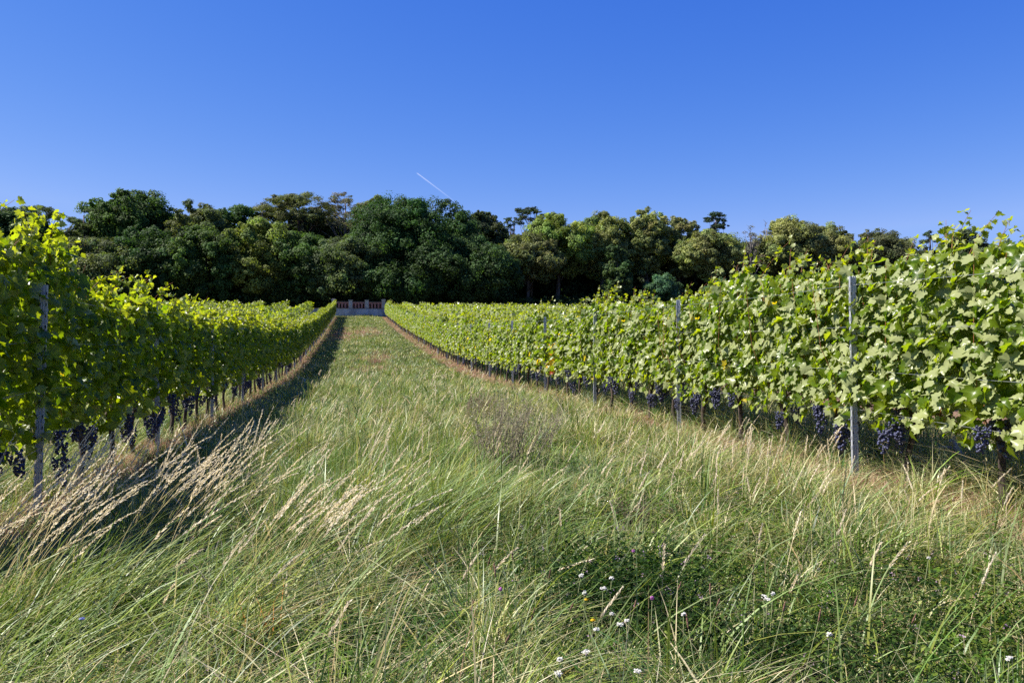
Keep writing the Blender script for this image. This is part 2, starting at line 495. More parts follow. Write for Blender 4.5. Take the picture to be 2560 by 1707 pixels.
        S.append(lf * r.uniform(.6, 1.35, n))
        cc = col * (1 + r.normal(0, .18)) * np.array([1 + r.normal(0, .08), 1, 1 + r.normal(0, .08)])
        T.append(np.clip(cc[None] * stn * (1 + r.normal(0, .16, (n, 1))), .004, .6))
    v, f, t = leaf_quads(np.concatenate(P), np.concatenate(Nn), np.concatenate(S), np.concatenate(T), aspect=.7 if kind in ('round', 'cone') else .38)
    link('crown', npmesh('crown', v, f, M_TREE, t), root)
    tag(root, label, 'tree', 'trees of the wood')
    return root

DK, MID, OL, BR, PN, GY = (0.030, 0.060, 0.022), (0.045, 0.078, 0.024), (0.15, 0.165, 0.055), (0.115, 0.12, 0.05), (0.045, 0.062, 0.030), (0.062, 0.080, 0.040)
TREES = [
 (108, 472, 130, 'umbrella', 'dark flat-topped pine behind the tall shoots of the shaded row', 140, 600, PN, 1.0),
 (40, 480, 150, 'round', 'dark tree at the far left edge of the wood', 137, 700, DK, 1.0),
 (207, 480, 85, 'pine', 'slim pine with a bare trunk left of the tall round tree', 139, 600, PN, .8),
 (300, 434, 150, 'round', 'tall round-headed tree, highest on the left of the skyline', 142, 610, MID, 1.0),
 (240, 545, 170, 'round', 'low dark tree in front of the tall round-headed tree', 131, 705, GY, 1.0),
 (345, 520, 150, 'round', 'dark dome-shaped tree right of the low dark tree', 132, 705, DK, 1.0),
 (440, 460, 125, 'round', 'olive grey tree with a crooked dead twig at its left shoulder', 140, 640, GY, 1.0),
 (470, 520, 150, 'round', 'mid green tree below the olive grey crown', 131, 705, MID, 1.0),
 (553, 474, 105, 'round', 'small dark crown beside the leafless branches', 143, 640, DK, 1.0),
 (600, 463, 44, 'bare', 'dead leafless tree poking above the crowns', 141, 560, GY, .5),
 (590, 500, 150, 'round', 'fresh olive green tree in front of the leafless branches', 132, 705, (0.10, 0.125, 0.04), 1.0),
 (690, 441, 135, 'umbrella', 'broad umbrella pine with an open layered crown', 142, 560, (0.058, 0.068, 0.035), 2.3),
 (790, 446, 105, 'bare', 'thin purplish grey half-bare tree beside the umbrella pine', 141, 600, (0.10, 0.092, 0.078), 2.2),
 (690, 530, 130, 'round', 'dark leafy tree under the umbrella pine', 131, 705, MID, 1.0),
 (865, 448, 85, 'round', 'narrow olive crown squeezed against the great dark tree', 139, 600, (0.07, 0.095, 0.03), 1.0),
 (955, 446, 225, 'round', 'great dark green broad-crowned tree in the centre', 134, 690, DK, 1.35),
 (805, 540, 160, 'round', 'grey-green tree at the left end of the brick balustrade', 129.5, 705, (0.06, 0.085, 0.042), 1.0),
 (1060, 545, 200, 'round', 'dark spreading tree below and right of the great dark tree', 129.5, 705, (0.033, 0.062, 0.026), 1.1),
 (900, 600, 170, 'round', 'low dark leafy tree behind the brick balustrade', 128.5, 705, (0.030, 0.055, 0.02), 1.0),
 (1105, 484, 95, 'round', 'brownish tree on the right shoulder of the great dark tree', 141, 620, (0.052, 0.062, 0.028), 1.0),
 (1172, 499, 42, 'pine', 'tiny pine top between two crowns', 143, 600, PN, .7),
 (1218, 474, 64, 'umbrella', 'small cloud-shaped pine above the olive crowns', 144, 600, PN, 1.0),
 (1215, 540, 130, 'round', 'russet-tinged tree right of the dark spreading tree', 133, 653, BR, 1.0),
 (1280, 488, 130, 'round', 'sunlit yellow-green tree with a rounded top', 136, 646, (0.15, 0.18, 0.045), 1.0),
 (1385, 486, 115, 'round', 'tall tan-olive tree right of the yellow-green tree', 138, 655, OL, 1.0),
 (1420, 560, 95, 'cone', 'conical green tree standing in front of the tan-olive tree', 129.5, 705, (0.058, 0.085, 0.03), 1.0),
 (1488, 478, 95, 'round', 'tallest pale olive tree of the right half', 137, 650, (0.165, 0.175, 0.065), 1.0),
 (1560, 497, 85, 'round', 'brown-green tree between the pale olive tree and the dark pine', 139, 648, BR, 1.0),
 (1640, 487, 85, 'pine', 'dark pine rising above the olive trees on the right', 141, 620, (0.03, 0.045, 0.024), 1.2),
 (1630, 528, 130, 'round', 'pale olive tree below the dark pine', 132, 654, (0.165, 0.17, 0.065), 1.0),
 (1520, 632, 120, 'cone', 'feathery blue-green young tree behind the vines', 127.5, 710, (0.055, 0.10, 0.05), 1.0),
 (1650, 640, 110, 'cone', 'second feathery blue-green young tree under the pale olive crowns', 127.5, 710, (0.05, 0.09, 0.045), 1.0),
 (1725, 522, 60, 'bare', 'pale bare-stemmed thin tree in the gap between olive trees', 136, 690, (0.12, 0.11, 0.09), 1.0),
 (1760, 512, 50, 'bare', 'leafless grey tree beside the broad olive tree', 139, 690, GY, .5),
 (1815, 503, 125, 'round', 'broad olive tree right of the bare stems', 136, 651, (0.15, 0.16, 0.065), 1.0),
 (1905, 512, 115, 'round', 'olive tree with a bumpy top right of the broad olive tree', 137, 643, (0.145, 0.155, 0.065), 1.0),
 (2025, 526, 150, 'round', 'dull brown-green tree behind the tall shoots on the right', 139, 705, (0.07, 0.075, 0.036), 1.0),
 (2135, 530, 60, 'pine', 'small dark pine among the shoots on the right', 141, 640, PN, 1.0),
 (2210, 528, 110, 'round', 'grey-green tree at the right end of the wood', 139, 705, GY, 1.0),
]
for i, (px, top, w, kind, lab, Y, low, col, dn) in enumerate(TREES):
    tree(px, top, w, kind, lab, Y, low, col, seed=i * 7 + 1, dens=dn)
SKX = [0, 300, 500, 700, 950, 1150, 1300, 1500, 1700, 1900, 2100, 2352]
SKY_ = [495, 470, 482, 480, 478, 510, 505, 505, 530, 532, 540, 545]
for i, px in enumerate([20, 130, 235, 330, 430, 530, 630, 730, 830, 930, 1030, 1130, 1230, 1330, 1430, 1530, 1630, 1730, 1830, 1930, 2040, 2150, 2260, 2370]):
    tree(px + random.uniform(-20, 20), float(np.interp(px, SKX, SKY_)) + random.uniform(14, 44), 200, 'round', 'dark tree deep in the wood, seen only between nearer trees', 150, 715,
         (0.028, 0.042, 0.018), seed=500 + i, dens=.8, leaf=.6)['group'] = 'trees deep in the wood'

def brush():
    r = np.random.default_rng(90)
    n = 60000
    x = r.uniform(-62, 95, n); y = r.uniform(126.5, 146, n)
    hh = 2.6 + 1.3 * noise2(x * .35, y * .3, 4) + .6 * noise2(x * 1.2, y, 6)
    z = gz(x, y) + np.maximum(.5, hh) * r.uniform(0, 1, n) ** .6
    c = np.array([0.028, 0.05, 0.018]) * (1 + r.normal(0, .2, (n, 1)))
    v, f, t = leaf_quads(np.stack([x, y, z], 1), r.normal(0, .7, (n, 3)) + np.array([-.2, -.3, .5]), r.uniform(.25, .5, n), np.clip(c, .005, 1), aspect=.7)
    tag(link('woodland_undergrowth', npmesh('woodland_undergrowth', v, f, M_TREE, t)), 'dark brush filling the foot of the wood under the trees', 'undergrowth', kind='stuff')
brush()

# ------------------------------------------------------------------ grapevines
_half = [(0.0, 0.06), (0.14, -0.10), (0.34, -0.16), (0.50, -0.02), (0.44, 0.10), (0.60, 0.26), (0.64, 0.42), (0.46, 0.44), (0.40, 0.56), (0.40, 0.74), (0.22, 0.72), (0.12, 0.88)]
LEAF2D = np.array(_half + [(0.0, 1.04)] + [(-x, y) for x, y in _half[:0:-1]])
LEAF2D = np.concatenate([[(0.0, 0.30)], LEAF2D])                 # a lobed leaf as a fan round its middle
NLV = len(LEAF2D)
LEAFF = np.array([[0, i, i % (NLV - 1) + 1] for i in range(1, NLV)])

def leaves(P, nrm, tip, size, tint, r, cup=0.28):
    n = len(P)
    nrm = norm(nrm); tip = norm(tip - (tip * nrm).sum(1, keepdims=True) * nrm); side = np.cross(tip, nrm)
    u = LEAF2D[None, :, 0] * r.uniform(.85, 1.1, (n, 1)); w = LEAF2D[None, :, 1]
    a = r.normal(cup, .38, (n, 1)); b = r.normal(.3, .35, (n, 1)); tw = r.normal(0, .4, (n, 1))
    z = a * np.abs(u) ** 1.3 - b * w ** 2 * .6 + tw * u * w + r.normal(0, .04, (n, NLV))
    v = P[:, None] + size[:, None, None] * (u[..., None] * side[:, None] + w[..., None] * tip[:, None] + z[..., None] * nrm[:, None])
    f = (LEAFF[None] + (np.arange(n) * NLV)[:, None, None]).reshape(-1, 3)
    return v.reshape(-1, 3), f, np.repeat(tint, NLV, 0)

def vine_foliage(seed, nleaf=500, top=2.1, shoots=6, shoot_max=.6, autumn=0.0, width=1.25, bottom=.60, thick=.20, flip=.12, yell=1.0, face=.0, leafs=1.0):
    """the leafy wall of one vine, along y, with shoots rising from it; returns meshes of leaves and canes"""
    r = np.random.default_rng(seed)
    n = nleaf
    y = r.uniform(-width / 2, width / 2, n)
    z = bottom + (top - bottom) * r.beta(1.25, 1.1, n)
    z += .12 * np.sin(y * 7 + seed * 1.7) * np.clip((1.0 - z) / .4, 0, 1)
    z -= (r.uniform(0, 1, n) < .07) * r.uniform(0, .25, n)
    side = np.where(r.uniform(size=n) < .5, -1, 1)
    bul = 1 + .35 * np.sin(y * 5 + seed) * np.sin(z * 4 + seed * 2)
    x = side * thick * bul * r.uniform(.15, 1.25, n) ** .7
    x *= np.clip((top + .15 - z) / .5, .45, 1)
    P = np.stack([x, y, z], 1)
    out = np.stack([side, 0 * y, 0 * y], 1)
    nrm = out * .75 + np.array([-.15 - face, 0, .5]) + r.normal(0, .6 - .5 * face, (n, 3))
    tip = np.array([.28, 0, -.75]) + r.normal(0, .5, (n, 3)) + out * .2
    fl = (r.uniform(size=n) < flip) & (side < 0); nrm[fl] *= -1
    size = (.055 + .10 * r.beta(1.6, 1.6, n)) * leafs
    c0 = np.array([0.046, 0.092, 0.010]); c1 = np.array([0.135, 0.17, 0.022])
    k = np.clip(r.beta(1.4, 2.6, n)[:, None] + .15 * (z[:, None] < .95), 0, 1)
    T = c0 * (1 - k) + c1 * k
    yel = (r.uniform(size=n) < yell * (.016 + .03 * (z < .95)))
    T[yel] = np.array([0.30, 0.25, 0.03]) * r.uniform(.7, 1.1, (yel.sum(), 1))
    if autumn:
        # a spell of yellow and red leaves low on the vine
        q = r.uniform(size=n) < autumn * np.clip((1.6 - z) / .8, 0, 1) * np.exp(-((y - .1) / .35) ** 2)
        pal = np.array([(0.42, 0.27, 0.03), (0.36, 0.16, 0.03), (0.24, 0.05, 0.025), (0.40, 0.30, 0.05)])
        T[q] = pal[r.integers(0, 4, q.sum())]
    parts = [leaves(P, nrm, tip, size, T, r)]
    cb = MB(); random.seed(seed)
    # upright canes inside the wall
    for k in range(7):
        yy = r.uniform(-width / 2, width / 2); xx = r.normal(0, thick * .6)
        cb.tube([(xx * .2, yy * .8, .72), (xx * .6, yy + r.normal(0, .06), 1.0), (xx, yy, 1.3), (xx * 1.1 + r.normal(0, .05), yy + r.normal(0, .1), top - r.uniform(0, .25))], [.0045, .004, .0035, .0025], 5, False)
    for k in range(shoots):
        yy = r.uniform(-width / 2, width / 2); L = shoot_max * r.uniform(.35, 1.0)
        p0 = np.array([r.normal(0, .08), yy, top - .3])
        d = np.array([r.uniform(.0, .45), r.normal(0, .35), 1.0]); droop = r.uniform(.2, 1.0)
        ts = np.linspace(0, 1, 9)
        pts = p0 + d * (L + .3) * ts[:, None] + np.array([.45, r.normal(0, .35), -.55])[None] * droop * L * (ts ** 2.6)[:, None]
        cb.tube([tuple(p) for p in pts], list(np.linspace(.004, .0015, 9)), 5, False)
        m = int(9 + L * 26); tt = r.uniform(.15, 1, m)
        Pp = np.stack([np.interp(tt, ts, pts[:, j]) for j in range(3)], 1) + r.normal(0, .035, (m, 3))
        nn = np.array([-.2, 0, .6]) + r.normal(0, .6, (m, 3)); nn[r.uniform(size=m) < flip] *= -1; tp = np.array([.35, 0, -.4]) + r.normal(0, .6, (m, 3))
        kk = r.beta(2, 2, m)[:, None]
        parts.append(leaves(Pp, nn, tp, leafs * (.12 - .065 * tt) * r.uniform(.75, 1.15, m), np.array([0.085, 0.13, 0.022]) * (1 - kk) + np.array([0.17, 0.20, 0.03]) * kk, r))
    off, V, Fc, T2 = 0, [], [], []
    for v, f, t in parts:
        V.append(v); Fc.append(f + off); T2.append(t); off += len(v)
    return npmesh('foliage', np.concatenate(V), np.concatenate(Fc), M_VINE, np.concatenate(T2)), cb.mesh('canes', M_CANE)

def vine_trunk(seed):
    random.seed(seed)
    b = MB()
    k = [random.uniform(-.05, .05) for _ in range(8)]
    pts = [(0, 0, -.1), (k[0] * .3, k[1] * .3, .05), (k[2], k[3], .28), (k[4] * .7, k[5] * .9, .5), (k[6] * .5, k[7], .66), (0, k[7] * 1.2, .74)]
    b.tube(pts, [.042, .037, .030, .032, .040, .030], 8, True, .16)
    e = (0, k[7] * 1.2, .72)
    s = random.choice((-1, 1))
    b.tube([e, (.0, e[1] + s * .16, .78), (.01, e[1] + s * .34, .75), (0, e[1] + s * .55, .74)], [.026, .019, .014, .011], 6, True, .12)
    b.tube([e, (.01, e[1] - s * .1, .79), (0, e[1] - s * .3, .76)], [.022, .014, .009], 6, True, .12)
    return b.mesh('trunk', M_VBARK)

def ico():
    import bmesh
    bm = bmesh.new(); bmesh.ops.create_icosphere(bm, subdivisions=2, radius=1.0)
    v = np.array([p.co[:] for p in bm.verts]); f = np.array([[q.index for q in p.verts] for p in bm.faces]); bm.free()
    return v, f
ICO_V, ICO_F = ico()
def grape_cluster(seed):
    r = np.random.default_rng(seed)
    L = r.uniform(.19, .25); n = 92
    t = r.beta(1.1, 1.35, n) * .93; a = r.uniform(0, 6.28, n); q = np.sqrt(r.uniform(.25, 1, n)) * (.060 * (1 - t) ** .6 + .006)
    c = np.stack([np.cos(a) * q, np.sin(a) * q, -.02 - t * L], 1)
    if seed % 2: c[:14] = np.stack([r.uniform(.0, .05, 14), .015 + r.normal(0, .010, 14), -.03 - r.uniform(0, .06, 14)], 1)
    rad = r.uniform(.0085, .0115, n)
    v = (c[:, None] + ICO_V[None] * rad[:, None, None]).reshape(-1, 3)
    f = (ICO_F[None] + (np.arange(n) * len(ICO_V))[:, None, None]).reshape(-1, 3)
    return npmesh('grape_cluster', v, f, M_GRAPE, smooth=True)

def fset(flip, o, dn=1.0, bt=.6, **kw):
    return dict(
        n=[vine_foliage(o + 11 + i, nleaf=int(640 * dn), bottom=bt, top=2.0 + .1 * (i % 3), shoots=5 + i % 3, shoot_max=.36 + .09 * (i % 3), flip=flip, **kw) for i in range(5)],
        tall=[vine_foliage(o + 41 + i, nleaf=int(720 * dn), bottom=bt, top=2.28 + .08 * i, shoots=9, shoot_max=.46, flip=flip, **kw) for i in range(3)])
FS = {-1: fset(.12, 0, 1.0, .66, yell=.12), 1: fset(.54, 200, 1.5, .62, yell=.25, face=.3, leafs=.86)}
FOL_AUT = [vine_foliage(61, nleaf=480, top=2.05, shoots=4, shoot_max=.3, autumn=.6, flip=.4), vine_foliage(62, nleaf=500, top=2.0, shoots=5, shoot_max=.35, autumn=.3, flip=.4)]
TRK = [vine_trunk(5 + i) for i in range(5)]
CLU = [grape_cluster(i) for i in range(4)]
ORD = ['first', 'second', 'third', 'fourth', 'fifth', 'sixth', 'seventh', 'eighth', 'ninth']

def vine(x, y, fol, label, group, grapes=0, canes=True, seed=0, flip=None, zs=1.0):
    r = random.Random(seed * 13 + int(abs(x) * 7))
    root = empty('grapevine', (x, y, g(x, y)))
    root.rotation_euler.z = 0
    o = link('trunk', TRK[r.randrange(5)], root); o.rotation_euler.z = r.choice((0, math.pi)) + r.uniform(-.2, .2)
    sc = (1.0, 1.0 if r.random() < .5 else -1.0, zs)
    f = link('foliage', fol[0], root); f.scale = sc
    if canes: c = link('canes', fol[1], root); c.scale = sc
    for k in range(grapes):
        c = link('grape_cluster', CLU[r.randrange(4)], root)
        if k % 2 == 0: gy_ = r.uniform(-.5, .5)
        c.location = ((-1 if x > 0 else 1) * r.uniform(.0, .30), gy_ + r.uniform(-.11, .11), r.uniform(.50, .82))
        c.rotation_euler = (r.uniform(-.2, .2), r.uniform(-.2, .2), r.uniform(0, 6.28))
        c.scale = (s := r.uniform(.9, 1.4), s, s * r.uniform(.9, 1.2))
    tag(root, label, 'grapevine', group)
    return root

def build_row(side):
    lab = 'shaded row' if side < 0 else 'sunlit row'
    p0 = POST0_L if side < 0 else POST0_R
    xf = xl if side < 0 else xr
    gname = 'vines of the shaded row left of the lane' if side < 0 else 'vines of the sunlit row right of the lane'
    y = p0 - VS * 1.5 if side < 0 else p0 - VS * 3.5
    i = 0
    rr = random.Random(3 + side)
    while y < ROW_END:
        k = math.floor((y - p0) / PS); j = int(((y - p0) - k * PS) / VS)
        x = float(xf(y)) + side * (.18 if y < 25 else .14)
        if k < 0:
            n = {-1: 'just before', -2: 'two places before', -3: 'three places before', -4: 'four places before'}[math.floor((y - p0) / VS)]
            L = f'leafy grapevine {n} the nearest steel post of the {lab}'
        elif k < 6:
            L = f'{"dark backlit" if side < 0 else "bright green"} grapevine, {ORD[j]} of four between the {ORD[k]} and {ORD[k+1]} posts of the {lab}'
        else:
            L = f'small distant grapevine of the {lab}, beyond its seventh post'
        far = y > 42
        fo = FS[side]['n'][rr.randrange(5)]
        zs = rr.uniform(.95, 1.05)
        if side < 0 and y < 9.4: fo = FS[side]['tall'][i % 3]; zs = 1.02
        if side > 0 and y < 7: fo = FS[side]['tall'][rr.randrange(3)]; zs = .93
        if side > 0 and k == 2 and j == 3: fo = FOL_AUT[0]; L = 'grapevine with yellow and red leaves at its foot in the sunlit row'
        elif side > 0 and k == 3 and j == 0: fo = FOL_AUT[1]; L = 'grapevine with a few reddish leaves just beyond the yellow-leaved vine'
        vine(x, y, fo, L, gname, grapes=(0 if far else rr.choice((2, 3, 4, 5)) if y < 17 else rr.choice((1, 2, 3)) if y < 26 else rr.choice((0, 1, 2))), canes=y < 60, seed=i * 3 + (side > 0), zs=zs)
        y += VS; i += 1
    return i
nl = build_row(-1); nr = build_row(1)
for s in (-1, 1):
    x0 = XL - ROWGAP_L if s < 0 else XR + ROWGAP
    nm = 'second row of vines, behind the shaded row' if s < 0 else 'second row of vines, behind the sunlit row'
    rr = random.Random(9 + s)
    for k in range(42):
        y = 5.6 + k * VS
        xx = x0 if s < 0 else float(xr(y)) + ROWGAP
        vine(xx, y, FS[s]['n'][rr.randrange(5)], f'grapevine in the {nm}', nm, grapes=0, canes=False, seed=k + 400, zs=rr.uniform(.93, 1.03))

# the rest of the vineyard: rows beyond the second, one object of leaves and trunks
def mass():
    V, Fc, T, off = [], [], [], 0
    r = np.random.default_rng(77)
    rows = [(XL - ROWGAP_L * k, -1) for k in range(1, 9)] + [(XR + ROWGAP * k, 1) for k in range(1, 26)]
    for x0, s in rows:
        first = abs(x0 - (XL if s < 0 else XR)) < 3.6
        y0 = 5.6 + 42 * VS if first else 5.0
        dens = 34 if first else (26 if abs(x0) < 22 else 20)
        n = int((ROW_END - y0) * dens * (1.0 if abs(x0) < 40 else .8))
        y = r.uniform(y0, ROW_END, n)
        z = .62 + 1.62 * r.beta(1.5, .95, n) + .1 * np.sin(y * 1.9 + x0) + .08 * np.sin(y * 5.3)
        sd = np.where(r.uniform(size=n) < .5, -1, 1)
        x = x0 - (.55 * np.clip((y - 30) / 92, 0, 1) if s > 0 else 0) + sd * .25 * r.uniform(.2, 1.2, n)
        P = np.stack([x, y, gz(x, y) + z], 1)
        nrm = np.stack([sd * .7, 0 * y, 0 * y + .55], 1) + r.normal(0, .45, (n, 3))
        k = r.beta(1.5, 2.2, n)[:, None]
        t = np.array([0.062, 0.105, 0.02]) * (1 - k) + np.array([0.15, 0.185, 0.03]) * k
        v, f, t = leaf_quads(P, nrm, r.uniform(.2, .34, n), t, aspect=.95, fold=.12)
        V.append(v); Fc.append(f + off); T.append(t); off += len(v)
    me = npmesh('vineyard_rows', np.concatenate(V), np.concatenate(Fc), M_VINE, np.concatenate(T))
    tag(link('vineyard_rows', me), 'mass of further green vine rows stretching back to the wood', 'vine rows', kind='stuff')
mass()

# ------------------------------------------------------------------ posts and wires
def post_mesh():
    b = MB()
    # ribbed channel of folded steel
    prof = [(-.030, -.020), (-.018, -.020), (-.014, -.014), (-.006, -.014), (-.003, -.020), (.003, -.020), (.006, -.014), (.014, -.014), (.018, -.020), (.030, -.020),
            (.030, .018), (.022, .018), (.022, -.008), (-.022, -.008), (-.022, .018), (-.030, .018)]
    b.prism(prof, -.5, 2.06)
    for k in range(17):
        z = .32 + k * .1
        for s in (-1, 1): b.box(s * .030 if s > 0 else -.037, -.012, z, .037 if s > 0 else -.030, .006, z + .03)
    nf = len(b.f)
    for k in range(17):
        z = .37 + k * .1
        for s in (-1, 1): b.box(s * .024 - .004, -.0225, z, s * .024 + .004, -.0202, z + .028)
    me = b.mesh('steel_post', M_STEEL)
    me.materials.append(solid('dark_slot', (0.01, 0.01, 0.012), (0.02, 0.02, 0.025)))
    for p in me.polygons[nf:]: p.material_index = 1
    return me
PM = post_mesh()
for side in (-1, 1):
    lab = 'shaded row' if side < 0 else 'sunlit row'
    p0, xf = (POST0_L, xl) if side < 0 else (POST0_R, xr)
    y, k = p0, 0
    while y < ROW_END:
        x = float(xf(y))
        o = link('vineyard_post', PM, None, (x, y, g(x, y)))
        o.rotation_euler = (0, (R(1.6) if side < 0 else R(-.8)) if k == 0 else random.uniform(-.015, .015), random.uniform(-.15, .15) + R(-14 if side > 0 else 8))
        L = f'grey galvanised steel post, {ORD[k]} from the near end of the {lab}' if k < 7 else f'small far-off grey steel post of the {lab}, beyond its seventh post'
        tag(o, L, 'post', 'steel posts of the ' + lab)
        y += PS; k += 1
    for nm, h, dx in (('lowest wire', .72, 0), ('lower middle wire', 1.12, -side * .02), ('upper middle wire', 1.55, -side * .02), ('top wire', 1.97, -side * .035)):
        b = MB()
        ysw = [p0 - 5] + [p0 + PS * q for q in range(0, 25) if p0 + PS * q < ROW_END]
        pts = []
        for a, c in zip(ysw[:-1], ysw[1:]):
            for t in (0, .33, .66): 
                yy = a + (c - a) * t; xx = float(xf(yy)) + dx
                pts.append((xx, yy, g(xx, yy) + h - .03 * math.sin(math.pi * t)))
        b.tube(pts, .0018, 5, False)
        tag(link('trellis_wire', b.mesh('trellis_wire', M_WIRE)), f'thin taut {nm} strung along the {lab}', 'wire', 'trellis wires of the ' + lab)

# ------------------------------------------------------------------ grass
def blades(P, h, w, az, bend, tint, K=4, stiff=1.7):
    n = len(P)
    t = np.linspace(0, 1, K + 1)[None, :]
    d = np.stack([np.cos(az), np.sin(az)], 1)
    b = bend[:, None]
    hor = h[:, None] * b * t ** stiff
    ver = h[:, None] * (t - .32 * np.minimum(b, 1.3) * t ** 2.2)
    c = np.zeros((n, K + 1, 3))
    c[..., 0] = P[:, 0:1] + hor * d[:, 0:1]; c[..., 1] = P[:, 1:2] + hor * d[:, 1:2]; c[..., 2] = P[:, 2:3] + ver
    fa = az + np.pi / 2 + rng.normal(0, .7, n)
    sd = np.stack([np.cos(fa), np.sin(fa), np.zeros(n)], 1)
    ww = w[:, None] * np.minimum(1, (1.02 - t) ** .65) * .5
    lft = c - sd[:, None] * ww[..., None]; rgt = c + sd[:, None] * ww[..., None]
    v = np.concatenate([np.stack([lft[:, :K], rgt[:, :K]], 2).reshape(n, 2 * K, 3), c[:, K:]], 1)
    nv = 2 * K + 1
    fl = []
    for k in range(K - 1):
        a = 2 * k
        fl += [(a, a + 1, a + 3), (a, a + 3, a + 2)]
    fl.append((2 * K - 2, 2 * K - 1, 2 * K))
    f = (np.array(fl)[None] + (np.arange(n) * nv)[:, None, None]).reshape(-1, 3)
    return v.reshape(-1, 3), f, np.repeat(tint, nv, 0)

def pal(cols, n, wts=None, jit=.14):
    i = rng.choice(len(cols), n, p=wts)
    return np.clip(np.array(cols)[i] * (1 + rng.normal(0, jit, (n, 1))) * (1 + rng.normal(0, .05, (n, 3))), .005, .9)

def scatter(x0, x1, y0, y1, rho):
    n = int((x1 - x0) * (y1 - y0) * rho)
    return rng.uniform(x0, x1, n), rng.uniform(y0, y1, n)

GREENS = [(0.050, 0.100, 0.016), (0.095, 0.165, 0.026), (0.17, 0.225, 0.036), (0.15, 0.205, 0.095), (0.26, 0.285, 0.11)]
STRAWS = [(0.44, 0.38, 0.24), (0.52, 0.46, 0.31), (0.34, 0.26, 0.14), (0.46, 0.43, 0.27)]
REDS = [(0.32, 0.155, 0.105), (0.38, 0.21, 0.155), (0.24, 0.11, 0.075), (0.40, 0.31, 0.20), (0.16, 0.17, 0.06)]

